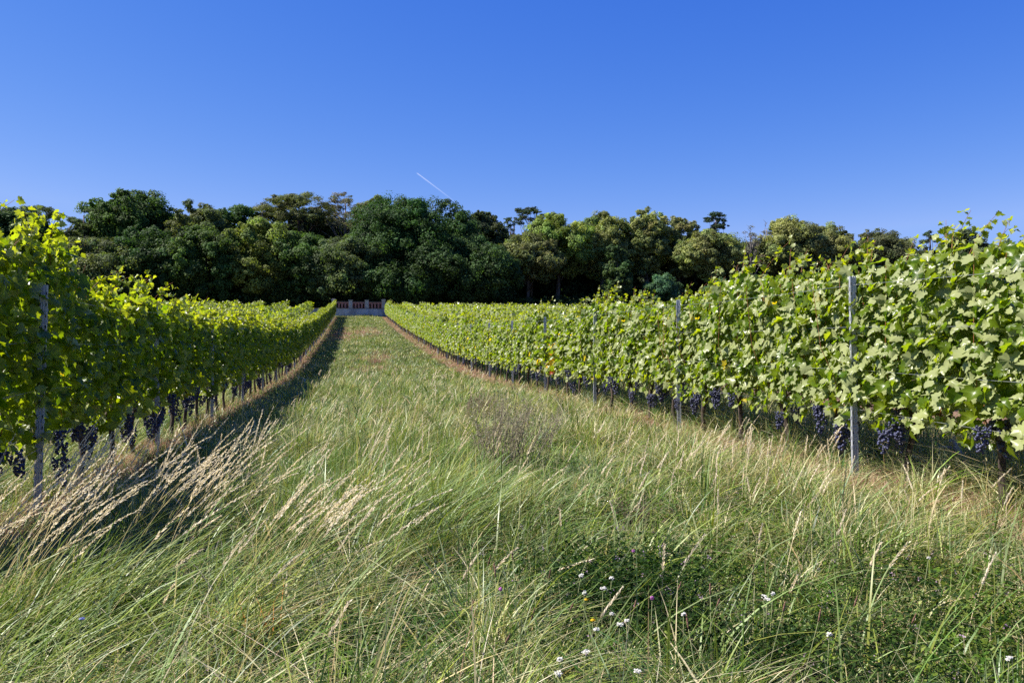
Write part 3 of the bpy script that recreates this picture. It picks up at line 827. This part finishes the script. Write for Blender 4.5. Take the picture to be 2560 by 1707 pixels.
HOLLOWS = [(on_ground(1390, 1340, .1), .55), (on_ground(1450, 1200, .1), .35), (on_ground(1640, 1300, .1), .3), (on_ground(1960, 1480, .1), .4), (on_ground(480, 1260, .1), .5), (on_ground(700, 1530, .1), .3), (on_ground(1180, 1075, .1), .35), (on_ground(250, 1480, .1), .35), (on_ground(80, 1500, .1), .35), (on_ground(880, 1520, .1), .28), (on_ground(1000, 1330, .1), .25), (on_ground(2260, 1430, .1), .4), (on_ground(2080, 1330, .1), .35), (on_ground(1800, 1540, .1), .28), (on_ground(1250, 1200, .1), .3), (on_ground(760, 1300, .1), .28), (on_ground(1740, 1180, .1), .35), (on_ground(350, 1380, .1), .3), (on_ground(1560, 1480, .1), .25)]
def sward():
    G, D = [], []
    bands = [(2.0, 5, 3600), (5, 8, 3300), (8, 12, 2300), (12, 18, 1400), (18, 28, 760), (28, 45, 400), (45, 75, 200), (75, 124, 110)]
    for (y0, y1, rho) in bands:
        ym = (y0 + y1) / 2
        wx0, wx1 = (-3.6, 7.5) if y0 < 8 else (-6.5, 8.2) if y0 < 30 else (-4.2, 6.6)
        if y0 == 2.0: wx0, wx1 = -2.2, 5.5
        x, y = scatter(wx0, wx1, y0, y1, rho)
        d = dry(x, y); u = rng.uniform(size=len(x))
        dist = np.hypot(x, y)
        isdry = u < d * .70
        # ---- green sward: most blades stand in tufts
        q = ~isdry; xx, yy, dd = x[q], y[q], dist[q]
        n = len(xx)
        nt_ = max(4, n // (26 if y1 <= 18 else 14))
        ti = rng.integers(0, nt_, n); intuft = rng.uniform(size=n) < .75
        tr_ = .045 * max(1, ym / 8) ** .7
        ox, oy = rng.normal(0, tr_, n), rng.normal(0, tr_, n)
        xx = np.where(intuft, xx[ti] + ox, xx); yy = np.where(intuft, yy[ti] + oy, yy)
        th = rng.uniform(.45, 1.95, nt_)[ti]; taz = (rng.normal(-.15, .8, nt_) + np.where(rng.uniform(size=nt_) < .6, rng.uniform(0, 6.28, nt_), 0))[ti]; tb = rng.normal(0, .28, nt_)[ti]; thue = rng.normal(0, .22, (nt_, 3))[ti]; tcol = rng.integers(0, 5, nt_)[ti]
        patch = noise2(xx * 1.1, yy * .9, 21); patch2 = noise2(xx * .45 + 3, yy * .4, 22)
        lush = np.clip(1 - np.abs(xx + 1.0) / 1.6, 0, 1)
        rightb = np.clip((xx - 1.8) / 2, 0, 1) * np.clip((26 - yy) / 8, 0, 1)
        h = (.225 + .07 * patch + .07 * rightb + .10 * lush * np.clip((11 - yy) / 4, 0, 1)) * rng.uniform(.45, 1.25, n)
        h *= np.where(yy > 14, np.clip(1.15 - (yy - 14) * .02, .75, 1), 1)
        h = np.where(intuft, h * th, h * .55)
        h *= 1 - .45 * np.clip(1 - np.abs(xx - (xr(yy) - .5)) / 1.0, 0, 1)
        for (hx, hy), hr in HOLLOWS: h *= 1 - .72 * np.exp(-((xx - hx) ** 2 + (yy - hy) ** 2) / hr ** 2)
        bump = noise2(xx * 3.4, yy * 2.6, 25); h *= np.clip(1 + .55 * bump, .25, 1.8)
        h = np.clip(h, .05, .9)
        w = .0092 * np.maximum(1, dd / 7) ** .66 * rng.uniform(.3, 1.0, n) ** 1.0 * np.where(rng.uniform(size=n) < .25, 1.7, 1)
        wide = rng.uniform(size=n) < .07; w[wide & (dd < 14)] *= 1.7
        az = rng.normal(-.15, .9, n) + np.where(rng.uniform(size=n) < .5, rng.uniform(0, 6.28, n), 0)
        az = np.where(intuft, taz + rng.normal(0, .9, n), az)
        bend = np.clip(rng.normal(.85, .42, n) + .25 * patch2 + tb, .05, 2.1)
        lying = rng.uniform(size=n) < .16; bend[lying] = rng.uniform(1.6, 2.6, lying.sum()); h[lying] *= .8
        ps = np.clip(.20 + .16 * patch2 + .16 * rightb - .08 * np.clip(yy / 40, 0, 1), .04, .6)
        st = rng.uniform(size=n) < ps; st |= lying & (rng.uniform(size=n) < .6)
        T = np.where(intuft[:, None], np.array(GREENS)[tcol] * np.clip(1 + thue[:, :1] + .4 * thue, .4, 1.7), pal(GREENS, n))
        hue = np.clip(.5 + .5 * patch, 0, 1)[:, None]
        T *= (1 - hue) * np.array([.85, .95, 1.15]) + hue * np.array([1.15, 1.05, .8])
        T[st] = pal(STRAWS, st.sum())
        K = 5 if y1 <= 5 else 4 if y1 <= 12 else 3 if y1 <= 28 else 2
        P = np.stack([xx, yy, gz(xx, yy) - .02], 1)
        G.append(blades(P, h, w, az, bend, T, K))
        # ---- reddish dry sward under the vines
        q = isdry; xx, yy, dd = x[q], y[q], dist[q]; n = len(xx)
        h = rng.uniform(.05, .19, n); w = .0040 * np.maximum(1, dd / 6.5) ** .85 * rng.uniform(.6, 1.5, n)
        P = np.stack([xx, yy, gz(xx, yy) - .02], 1)
        D.append(blades(P, h, w, rng.normal(-.1, 1.1, n), np.clip(rng.normal(.9, .4, n), .1, 1.8), pal(REDS, n), K))
    n = 900
    xx = np.concatenate([rng.normal(-1.45, .45, n), rng.normal(.55, .35, 700), rng.uniform(-1.5, 4, 900)]); yy = np.concatenate([rng.normal(4.3, .7, n), rng.normal(6.4, .5, 700), rng.uniform(2.6, 9, 900)]); n = len(xx)
    P = np.stack([xx, yy, gz(xx, yy) - .02], 1)
    G.append(blades(P, rng.uniform(.35, .8, n), rng.uniform(.007, .015, n), rng.normal(-.1, .75, n), np.clip(rng.normal(.85, .25, n), .2, 1.6), pal([(0.15, 0.21, 0.07), (0.19, 0.24, 0.10), (0.10, 0.16, 0.035), (0.21, 0.25, 0.05)], n), 6))
    for nm, L, mat, lab in (('meadow_grass', G, M_GRASS, 'long green and straw-tipped meadow grass filling the lane'), ('dry_grass', D, M_STRAW, 'short reddish dry grass under the vines and in worn patches')):
        off = 0; V, Fc, T = [], [], []
        for v, f, t in L:
            V.append(v); Fc.append(f + off); T.append(t); off += len(v)
        tag(link(nm, npmesh(nm, np.concatenate(V), np.concatenate(Fc), mat, np.concatenate(T))), lab, 'grass', kind='stuff')
sward()

# pale seed stalks, leaning over in the wind
def stalks():
    V, Fc, T, off = [], [], [], 0
    r = np.random.default_rng(31)
    spots = []
    def cl(x0, x1, y0, y1, n, L): 
        for _ in range(n): spots.append((r.uniform(x0, x1), r.uniform(y0, y1), L * r.uniform(.7, 1.15)))
    def clump(px, py, n, sx, sy, L):
        x, y = on_ground(px, py, .15)
        for _ in range(int(n * .62)): spots.append((x + r.normal(0, sx), y + r.normal(0, sy), L * r.uniform(.75, 1.15)))
    clump(5, 1330, 45, .3, .3, .9); clump(20, 1380, 55, .35, .35, .95); clump(60, 1240, 60, .4, .35, .95); clump(350, 1240, 60, .22, .4, .95); clump(430, 1180, 35, .3, .5, .95)
    clump(600, 1330, 62, .14, .3, .85); clump(520, 1150, 22, .3, .6, .8); clump(240, 1150, 26, .3, .5, .9)
    clump(800, 1150, 26, .35, .8, .7); clump(1000, 1060, 26, .5, .9, .7); clump(1150, 1180, 12, .4, .6, .65); clump(1500, 1150, 10, .5, .8, .6)
    cl(-2.3, 3.6, 7, 15, 80, .62); cl(-2.2, 4.2, 14, 30, 110, .55); cl(2.4, 4.6, 5.0, 9, 70, .6); cl(-1.2, 3, 3.2, 7, 40, .55)
    n = len(spots); S = np.array(spots)
    x, y, L = S.T; z = gz(x, y)
    az = r.normal(-.12, .28, n); bend = np.clip(r.normal(.60, .14, n), .15, 1.0)
    back = (S[:, 1] > 7) | (S[:, 0] > 1.2); az[back] += r.normal(0, .8, back.sum()); bend[back] *= .65
    ts = np.linspace(0, 1, 13)
    col = np.array([0.60, 0.50, 0.30])
    for i in range(n):
        d = np.array([math.cos(az[i]), math.sin(az[i]), 0])
        dist = math.hypot(x[i], y[i]); sc = max(1, dist / 7) ** .7
        p = np.array([x[i], y[i], z[i]]) + d * (L[i] * bend[i] * ts[:, None] ** 1.45 * .95) + np.array([0, 0, 1]) * (L[i] * (ts - .30 * bend[i] * ts ** 2.3))[:, None]
        sd = np.cross(d, [0, 0, 1.0]) * math.cos(.6) + np.array([0, 0, .6])
        w = .0021 * sc * (1.1 - .6 * ts)[:, None]
        v = np.concatenate([p - sd * w, p + sd * w]); m = 13
        k = np.arange(m - 1)
        f = np.concatenate([np.stack([k, k + 1, k + 1 + m], 1), np.stack([k, k + 1 + m, k + m], 1)])
        gn = r.uniform(0, 1)
        tc = col * r.uniform(.8, 1.15) * (1 - gn * .25) + np.array([0.2, 0.22, 0.08]) * gn * .25
        V.append(v); Fc.append(f + off); T.append(np.repeat(tc[None], len(v), 0)); off += len(v)
        # the seed head: overlapping spikelets along the upper third
        ns = 52 if dist < 9 else 18
        u = np.linspace(.66, 1.0, ns) + r.normal(0, .004, ns)
        c = np.stack([np.interp(u, ts, p[:, j]) for j in range(3)], 1)
        tg = norm(np.stack([np.interp(np.minimum(u + .03, 1), ts, p[:, j]) - np.interp(u - .03, ts, p[:, j]) for j in range(3)], 1))
        o_ = norm(np.cross(tg, r.normal(size=(ns, 3))))
        sl = .024 * sc ** .6 * (1.15 - .5 * (u - .66) / .34)[:, None] * r.uniform(.7, 1.3, (ns, 1))
        tipd = norm(tg + o_ * .42); s2 = np.cross(tipd, o_)
        ww = .0036 * sc
        q = np.stack([c, c + tipd * sl * .5 + s2 * ww, c + tipd * sl, c + tipd * sl * .5 - s2 * ww], 1).reshape(-1, 3)
        b = np.arange(ns) * 4
        f = np.concatenate([np.stack([b, b + 1, b + 2], 1), np.stack([b, b + 2, b + 3], 1)])
        V.append(q); Fc.append(f + off); T.append(np.repeat((np.array([0.74, 0.65, 0.48]) * r.uniform(.85, 1.12))[None], len(q), 0)); off += len(q)
    tag(link('seed_stalks', npmesh('seed_stalks', np.concatenate(V), np.concatenate(Fc), M_STRAW, np.concatenate(T))), 'pale feathery seed stalks leaning over the green grass in the wind', 'grass stalks', kind='stuff')
stalks()

# low leafy plants among the grass (clover, lucerne, yarrow leaves)
def forbs():
    r = np.random.default_rng(41)
    V, Fc, T, off = [], [], [], 0
    c1 = on_ground(1400, 1360, .15); c2 = on_ground(1900, 1500, .15)
    spots = []
    for (cx, cy), sx, sy, n, hh in ((c1, .26, .26, 330, .36), (on_ground(1620, 1320, .15), .35, .3, 60, .3), *[((hx, hy), hr * .8, hr * .8, int(170 * hr), .2) for (hx, hy), hr in HOLLOWS[3:]], (c2, .8, .5, 200, .26), (on_ground(2200, 1400, .15), .9, .6, 190, .28), (on_ground(1100, 1450, .1), 1.0, .5, 120, .22), (on_ground(560, 1480, .1), 1.0, .4, 120, .2), (on_ground(1440, 1190, .1), .35, .5, 60, .35)):
        for _ in range(n): spots.append((cx + r.normal(0, sx), cy + r.normal(0, sy), hh * r.uniform(.55, 1.2), hh > .35))
    for (x, y, h, dk) in spots:
        m = r.integers(16, 30)
        t = r.uniform(.15, 1, m)
        ln = r.normal(0, .25, 2) + np.array([.15, 0])
        P = np.stack([x + ln[0] * h * t, y + ln[1] * h * t, gz(x, y) + h * t], 1) + r.normal(0, .03, (m, 3))
        col = np.array([0.014, 0.034, 0.010]) if dk or h < .23 else np.array([0.055, 0.092, 0.028]) if r.uniform() < .7 else np.array([0.12, 0.15, 0.05])  # darkest green, clump and low plants: shade of the hollows put into the colour
        v, f, tt = leaf_quads(P, r.normal(0, .5, (m, 3)) + np.array([0, 0, 1]), r.uniform(.016, .034, m), np.clip(col * (1 + r.normal(0, .15, (m, 1))), .005, 1), aspect=.5, fold=.2)
        V.append(v); Fc.append(f + off); T.append(tt); off += len(v)
        if r.uniform() < .09:       # little violet flower heads
            k = 7
            pc = np.array([x + ln[0] * h, y + ln[1] * h, float(gz(x, y)) + h * 1.03]) + r.normal(0, .008, (k, 3))
            v, f, tt = leaf_quads(pc, r.normal(size=(k, 3)), r.uniform(.007, .011, k), np.repeat(np.array([[.32, .22, .50]]), k, 0) * r.uniform(.7, 1.2), aspect=.8)
            V.append(v); Fc.append(f + off); T.append(tt); off += len(v)
    n = 70000
    y = 2.2 + 11 * r.uniform(0, 1, n) ** 1.25; x = r.uniform(-3.2, 6.5, n)
    q = (noise2(x * 1.3, y * 1.1, 51) > -.25) & (dry(x, y) < .3); x, y = x[q], y[q]; n = len(x)
    ck = r.integers(0, n, n); j = r.uniform(size=n) < .8
    x = np.where(j, x[ck] + r.normal(0, .05, n), x); y = np.where(j, y[ck] + r.normal(0, .05, n), y)
    P = np.stack([x, y, gz(x, y) + r.uniform(.015, .17, n)], 1)
    c = np.array([(0.040, 0.085, 0.016), (0.065, 0.12, 0.022), (0.10, 0.14, 0.03)])[r.integers(0, 3, n)] * (1 + r.normal(0, .2, (n, 1)))
    v, f, tt = leaf_quads(P, r.normal(0, .5, (n, 3)) + np.array([-.1, 0, 1]), r.uniform(.02, .055, n), np.clip(c, .005, 1), aspect=.55, fold=.15)
    V.append(v); Fc.append(f + off); T.append(tt); off += len(v)
    tag(link('leafy_undergrowth', npmesh('leafy_undergrowth', np.concatenate(V), np.concatenate(Fc), M_FORB, np.concatenate(T))), 'dark small-leaved clover and lucerne with violet flowers among the grass, coloured darker still for the shade in hollows', 'undergrowth', kind='stuff')
forbs()

# ------------------------------------------------------------------ flowers and single plants
M_STEM = solid('green_stem', (0.10, 0.13, 0.05), (0.2, 0.2, 0.09), scale=20)
def flower(px, py, up, name, label, cat, group, head):
    x, y = on_ground(px, py, up)
    root = empty(name, (x, y, g(x, y)))
    ln = random.uniform(-.05, .1)
    b = MB(); b.tube([(-ln * .6, 0, 0), (-ln * .3, 0, up * .5), (0, 0, up)], [.0025, .002, .0015], 5)
    link('stem', b.mesh('stem', M_STEM), root)
    r = np.random.default_rng(int(px * 7 + py))
    if head == 'yarrow':
        n = 48; a = r.uniform(0, 6.28, n); q = np.sqrt(r.uniform(0, 1, n)) * r.uniform(.008, .015)
        P = np.stack([np.cos(a) * q, np.sin(a) * q * .8, up + r.normal(0, .003, n) - q * .2], 1)
        v, f, t = leaf_quads(P, r.normal(0, .35, (n, 3)) + np.array([-.1, -.25, 1]), r.uniform(.006, .010, n), np.repeat(np.array([[.62, .60, .55]]), n, 0), aspect=.9)
    else:
        col = {'clover': (.42, .13, .36), 'chicory': (.36, .38, .72), 'dandelion': (.75, .50, .03)}[head]
        n = 46; d = norm(r.normal(size=(n, 3))); s = .008 if head == 'clover' else .010
        if head != 'clover': d[:, 2] *= .25
        v, f, t = leaf_quads(np.array([0, 0, up]) + d * s, d + np.array([0, -.3, .3]), r.uniform(.006, .010, n), np.repeat(np.array([col]), n, 0) * r.uniform(.7, 1.2, (n, 1)), aspect=.6)
    link('flower_head', npmesh('flower_head', v, f, M_PETAL, t), root)
    tag(root, label, cat, group)
YAR = [(1335, 1322, 'at the left of the loose ring of yarrow near the dark clump'), (1405, 1326, 'topmost beside the dark leafy clump'), (1385, 1352, 'just below the topmost yarrow by the dark clump'), (1342, 1362, 'low on the left edge of the dark clump'),
 (1425, 1437, 'in the grass below the dark clump'), (1405, 1408, 'between the dark clump and the violet flowers'), (1370, 1448, 'beside the lowest stems under the dark clump'), (1285, 1520, 'near the bottom edge left of its pair'), (1283, 1546, 'near the bottom edge under its neighbour'),
 (1345, 1500, 'alone in pale grass below the clump'), (1465, 1541, 'largest head close to the bottom edge'), (1755, 1368, 'on the left of a tight group of heads'), (1762, 1380, 'in the middle of a tight group of heads'), (1775, 1362, 'on the right of a tight group of heads'),
 (1570, 1415, 'halfway between the dark clump and the tight group'), (2133, 1283, 'alone in the grass under the grape-laden vine'), (2318, 1512, 'at the lower right corner'), (1905, 1455, 'in the leafy undergrowth right of the tight group'), (1440, 1430, 'at the right end of the row below the dark clump'), (815, 1140, 'small and far left of the seed stalks')]
for px, py, w in YAR[:19]: flower(px, py, .33, 'yarrow', 'white flat-headed yarrow ' + w, 'flower', 'white yarrow in the grass', 'yarrow')
for px, py, w in ((1498, 1373, 'in the dark leafy clump'), (1150, 1355, 'in the pale grass left of the dark clump'), (1455, 1268, 'at the upper edge of the dark clump')): flower(px, py, .36, 'clover_flower', 'pink clover head ' + w, 'flower', 'clover heads', 'clover')
for px, py, w in ((188, 1427, 'low in the long grass at the left'), (718, 940, 'far up the lane beside the shaded row'), (727, 937, 'right beside the other one far up the lane')): flower(px, py, .38, 'blue_flower', 'pale blue flower ' + w, 'flower', 'pale blue flowers', 'chicory')
for px, py, w in ((1347, 1381, 'below the dark clump of leaves'), (822, 962, 'far up the lane'), (1362, 1425, 'among the white yarrow heads')): flower(px, py, .3, 'yellow_flower', 'small yellow flower ' + w, 'flower', 'yellow flowers', 'dandelion')

def dry_bush(px, py, hgt, wid, label, n, cols, seed, nm='dry_weed'):
    x, y = on_ground(px, py, .1)
    r = np.random.default_rng(seed)
    root = empty(nm, (x, y, g(x, y)))
    b = MB(); P = []
    for k in range(n):
        a = r.uniform(0, 6.28); q = r.uniform(.1, 1) * wid / 2
        e = np.array([math.cos(a) * q + .06, math.sin(a) * q, hgt * r.uniform(.6, 1.0) * (1 - .25 * q / wid)])
        s0 = np.array([e[0] * .45, e[1] * .45, -.05]) + r.normal(0, .06, 3) * [1, 1, 0]
        pts = [s0, s0 + (e - s0) * [.45, .45, .5] + r.normal(0, .04, 3), e + np.array([.05, 0, 0])]
        b.tube([tuple(p) for p in pts], [.0042, .0034, .0016], 4, False)
        for j in range(9):
            u = r.uniform(.4, 1); s = pts[1] + (pts[2] - pts[1]) * (u - .4) / .6
            t = s + r.normal(0, .05, 3) + np.array([.01, 0, .07])
            b.tube([tuple(s), tuple(t)], [.002, .001], 3, False)
            for w in np.linspace(.2, 1, 5): P.append(s + (t - s) * w + r.normal(0, .006, 3))
    link('stems', b.mesh('stems', solid(nm + '_stem', *cols[0])), root)
    P = np.array(P); m = len(P)
    v, f, t = leaf_quads(P, r.normal(size=(m, 3)), r.uniform(.012, .024, m), np.clip(np.array(cols[1]) * (1 + r.normal(0, .2, (m, 1))), .01, 1), aspect=.6)
    link('seed_heads', npmesh('seed_heads', v, f, M_STRAW, t), root)
    tag(root, label, 'weed')
BROWN = (((0.10, 0.07, 0.045), (0.22, 0.16, 0.10)), (0.26, 0.20, 0.13))
GREYB = (((0.16, 0.13, 0.085), (0.27, 0.23, 0.15)), (0.30, 0.28, 0.18))
dry_bush(1165, 1075, .98, 1.15, 'tall grey-brown dried-out bushy weed in the middle of the grass', 70, GREYB, 3)
dry_bush(1085, 960, .60, .7, 'pale dry weed left of and behind the bushy weed', 24, BROWN, 5)
dry_bush(1450, 1195, .24, .5, 'low dark brown weed leaning right of the middle of the grass', 14, (((0.05, 0.035, 0.03), (0.12, 0.08, 0.06)), (0.12, 0.08, 0.055)), 8)
dry_bush(1560, 960, .4, .4, 'small dry weed at the foot of the second post of the sunlit row', 14, BROWN, 11)
dry_bush(860, 835, .4, 1.0, 'reddish dry weed patch up the lane', 30, (((0.2, 0.1, 0.07), (0.3, 0.16, 0.11)), (0.33, 0.19, 0.13)), 12)

def rust_plant(px, py):
    x, y = on_ground(px, py, .05)
    root = empty('withered_plant', (x, y, g(x, y)))
    r = np.random.default_rng(4)
    n = 26
    P = np.stack([r.normal(0, .035, n), r.normal(0, .035, n), np.zeros(n)], 1)
    v, f, t = blades(P, r.uniform(.16, .42, n), r.uniform(.006, .014, n), r.normal(1.4, 1.5, n), np.clip(r.normal(.5, .3, n), .05, 1.2), np.clip(np.array([.50, .20, .05]) * (1 + r.normal(0, .25, (n, 1))), .02, .8), 5)
    link('leaves', npmesh('leaves', v, f, M_STRAW, t), root)
    tag(root, 'withered plant with rusty orange leaves low in the foreground grass', 'plant')
rust_plant(600, 1500)

# brown ribwort heads on thin stems near the bottom
RIB = [(1250, 1300), (1130, 1290), (1165, 1330), (1210, 1345), (1290, 1310), (1310, 1390), (1225, 1410), (1345, 1290), (1900, 1440), (1960, 1400), (1820, 1420), (1755, 1330), (1700, 1390), (1660, 1405), (2080, 1420), (1690, 1470), (1110, 1420), (1160, 1480), (1480, 1420), (1560, 1360)]
hb = MB(); random.seed(3)
hb.tube([(0, 0, 0), (.006, 0, .012), (.016, 0, .035), (.026, 0, .06), (.03, 0, .07)], [.0025, .005, .006, .0045, .001], 7, True, .25)
HEADM = hb.mesh('seed_head', solid('brown_seed_head', (0.08, 0.04, 0.025), (0.22, 0.12, 0.08), scale=90, bump=.6))
sb = MB(); sb.tube([(0, 0, 0), (.05, 0, .18), (.13, 0, .36)], [.002, .0017, .0014], 5); STEMM = sb.mesh('stem', M_STEM)
for i, (px, py) in enumerate(RIB):
    x, y = on_ground(px, py, .36)
    root = empty('ribwort_stalk', (x - .13, y, g(x, y)))
    link('stem', STEMM, root)
    h = link('seed_head', HEADM, root, (.13, 0, .36))
    h.scale = (.62, .62, random.uniform(.45, .8)); root.rotation_euler.z = random.gauss(0, .9)
    tag(root, 'thin ribwort stalk with a brown seed head in the foreground grass', 'plant', 'brown ribwort stalks in the foreground')

# grey weathered stake leaning at the foot of the right row
x, y = on_ground(2222, 1100, .05)
b = MB(); random.seed(2)
b.tube([(.06, 0, -.15), (.02, 0, .1), (-.06, .02, .28), (-.15, .03, .42)], [.035, .04, .036, .028], 9, True, .14)
b.tube([(-.08, .02, .32), (-.2, 0, .36), (-.3, -.02, .37)], [.016, .012, .006], 6, True, .1)
tag(link('wooden_stake', b.mesh('wooden_stake', M_GREYWOOD), None, (x, y, g(x, y))), 'grey weathered leaning stump of wood under the grape-laden vine on the right', 'stake')

# ------------------------------------------------------------------ contrail
def contrail():
    D = 9000.0
    p = [Vector((0, 0, EYE)) + ray(958 + (1046 - 958) * t, 398 + (464 - 398) * t) * (D * (1 + .5 * t)) for t in np.linspace(0, 1, 13)]
    b = MB(); b.tube(p, [4 + 6 * math.sin(min(1, .25 + t) * math.pi * .6) for t in np.linspace(0, 1, 13)], 8, True, .15)
    m, nt, out = new_mat('ice_trail')
    N, L = nt.nodes, nt.links
    d1 = N.new('ShaderNodeBsdfDiffuse'); d1.inputs[0].default_value = (.9, .9, .92, 1)
    d2 = N.new('ShaderNodeBsdfTranslucent'); d2.inputs[0].default_value = (.9, .9, .92, 1)
    df = N.new('ShaderNodeMixShader'); L.new(d1.outputs[0], df.inputs[1]); L.new(d2.outputs[0], df.inputs[2])
    tr = N.new('ShaderNodeBsdfTransparent'); ms = N.new('ShaderNodeMixShader')
    tc = N.new('ShaderNodeTexCoord'); sp = N.new('ShaderNodeSeparateXYZ'); L.new(tc.outputs['Generated'], sp.inputs[0])
    mr = N.new('ShaderNodeMapRange'); mr.inputs[1].default_value = 0; mr.inputs[2].default_value = 1; mr.inputs[3].default_value = .11; mr.inputs[4].default_value = .01
    L.new(sp.outputs[0], mr.inputs[0])
    L.new(mr.outputs[0], ms.inputs[0]); L.new(tr.outputs[0], ms.inputs[1]); L.new(df.outputs[0], ms.inputs[2]); L.new(ms.outputs[0], out.inputs[0])
    o = link('contrail', b.mesh('contrail', m))
    tag(o, 'thin white contrail slanting down in the blue sky above the great dark tree', 'contrail')
contrail()
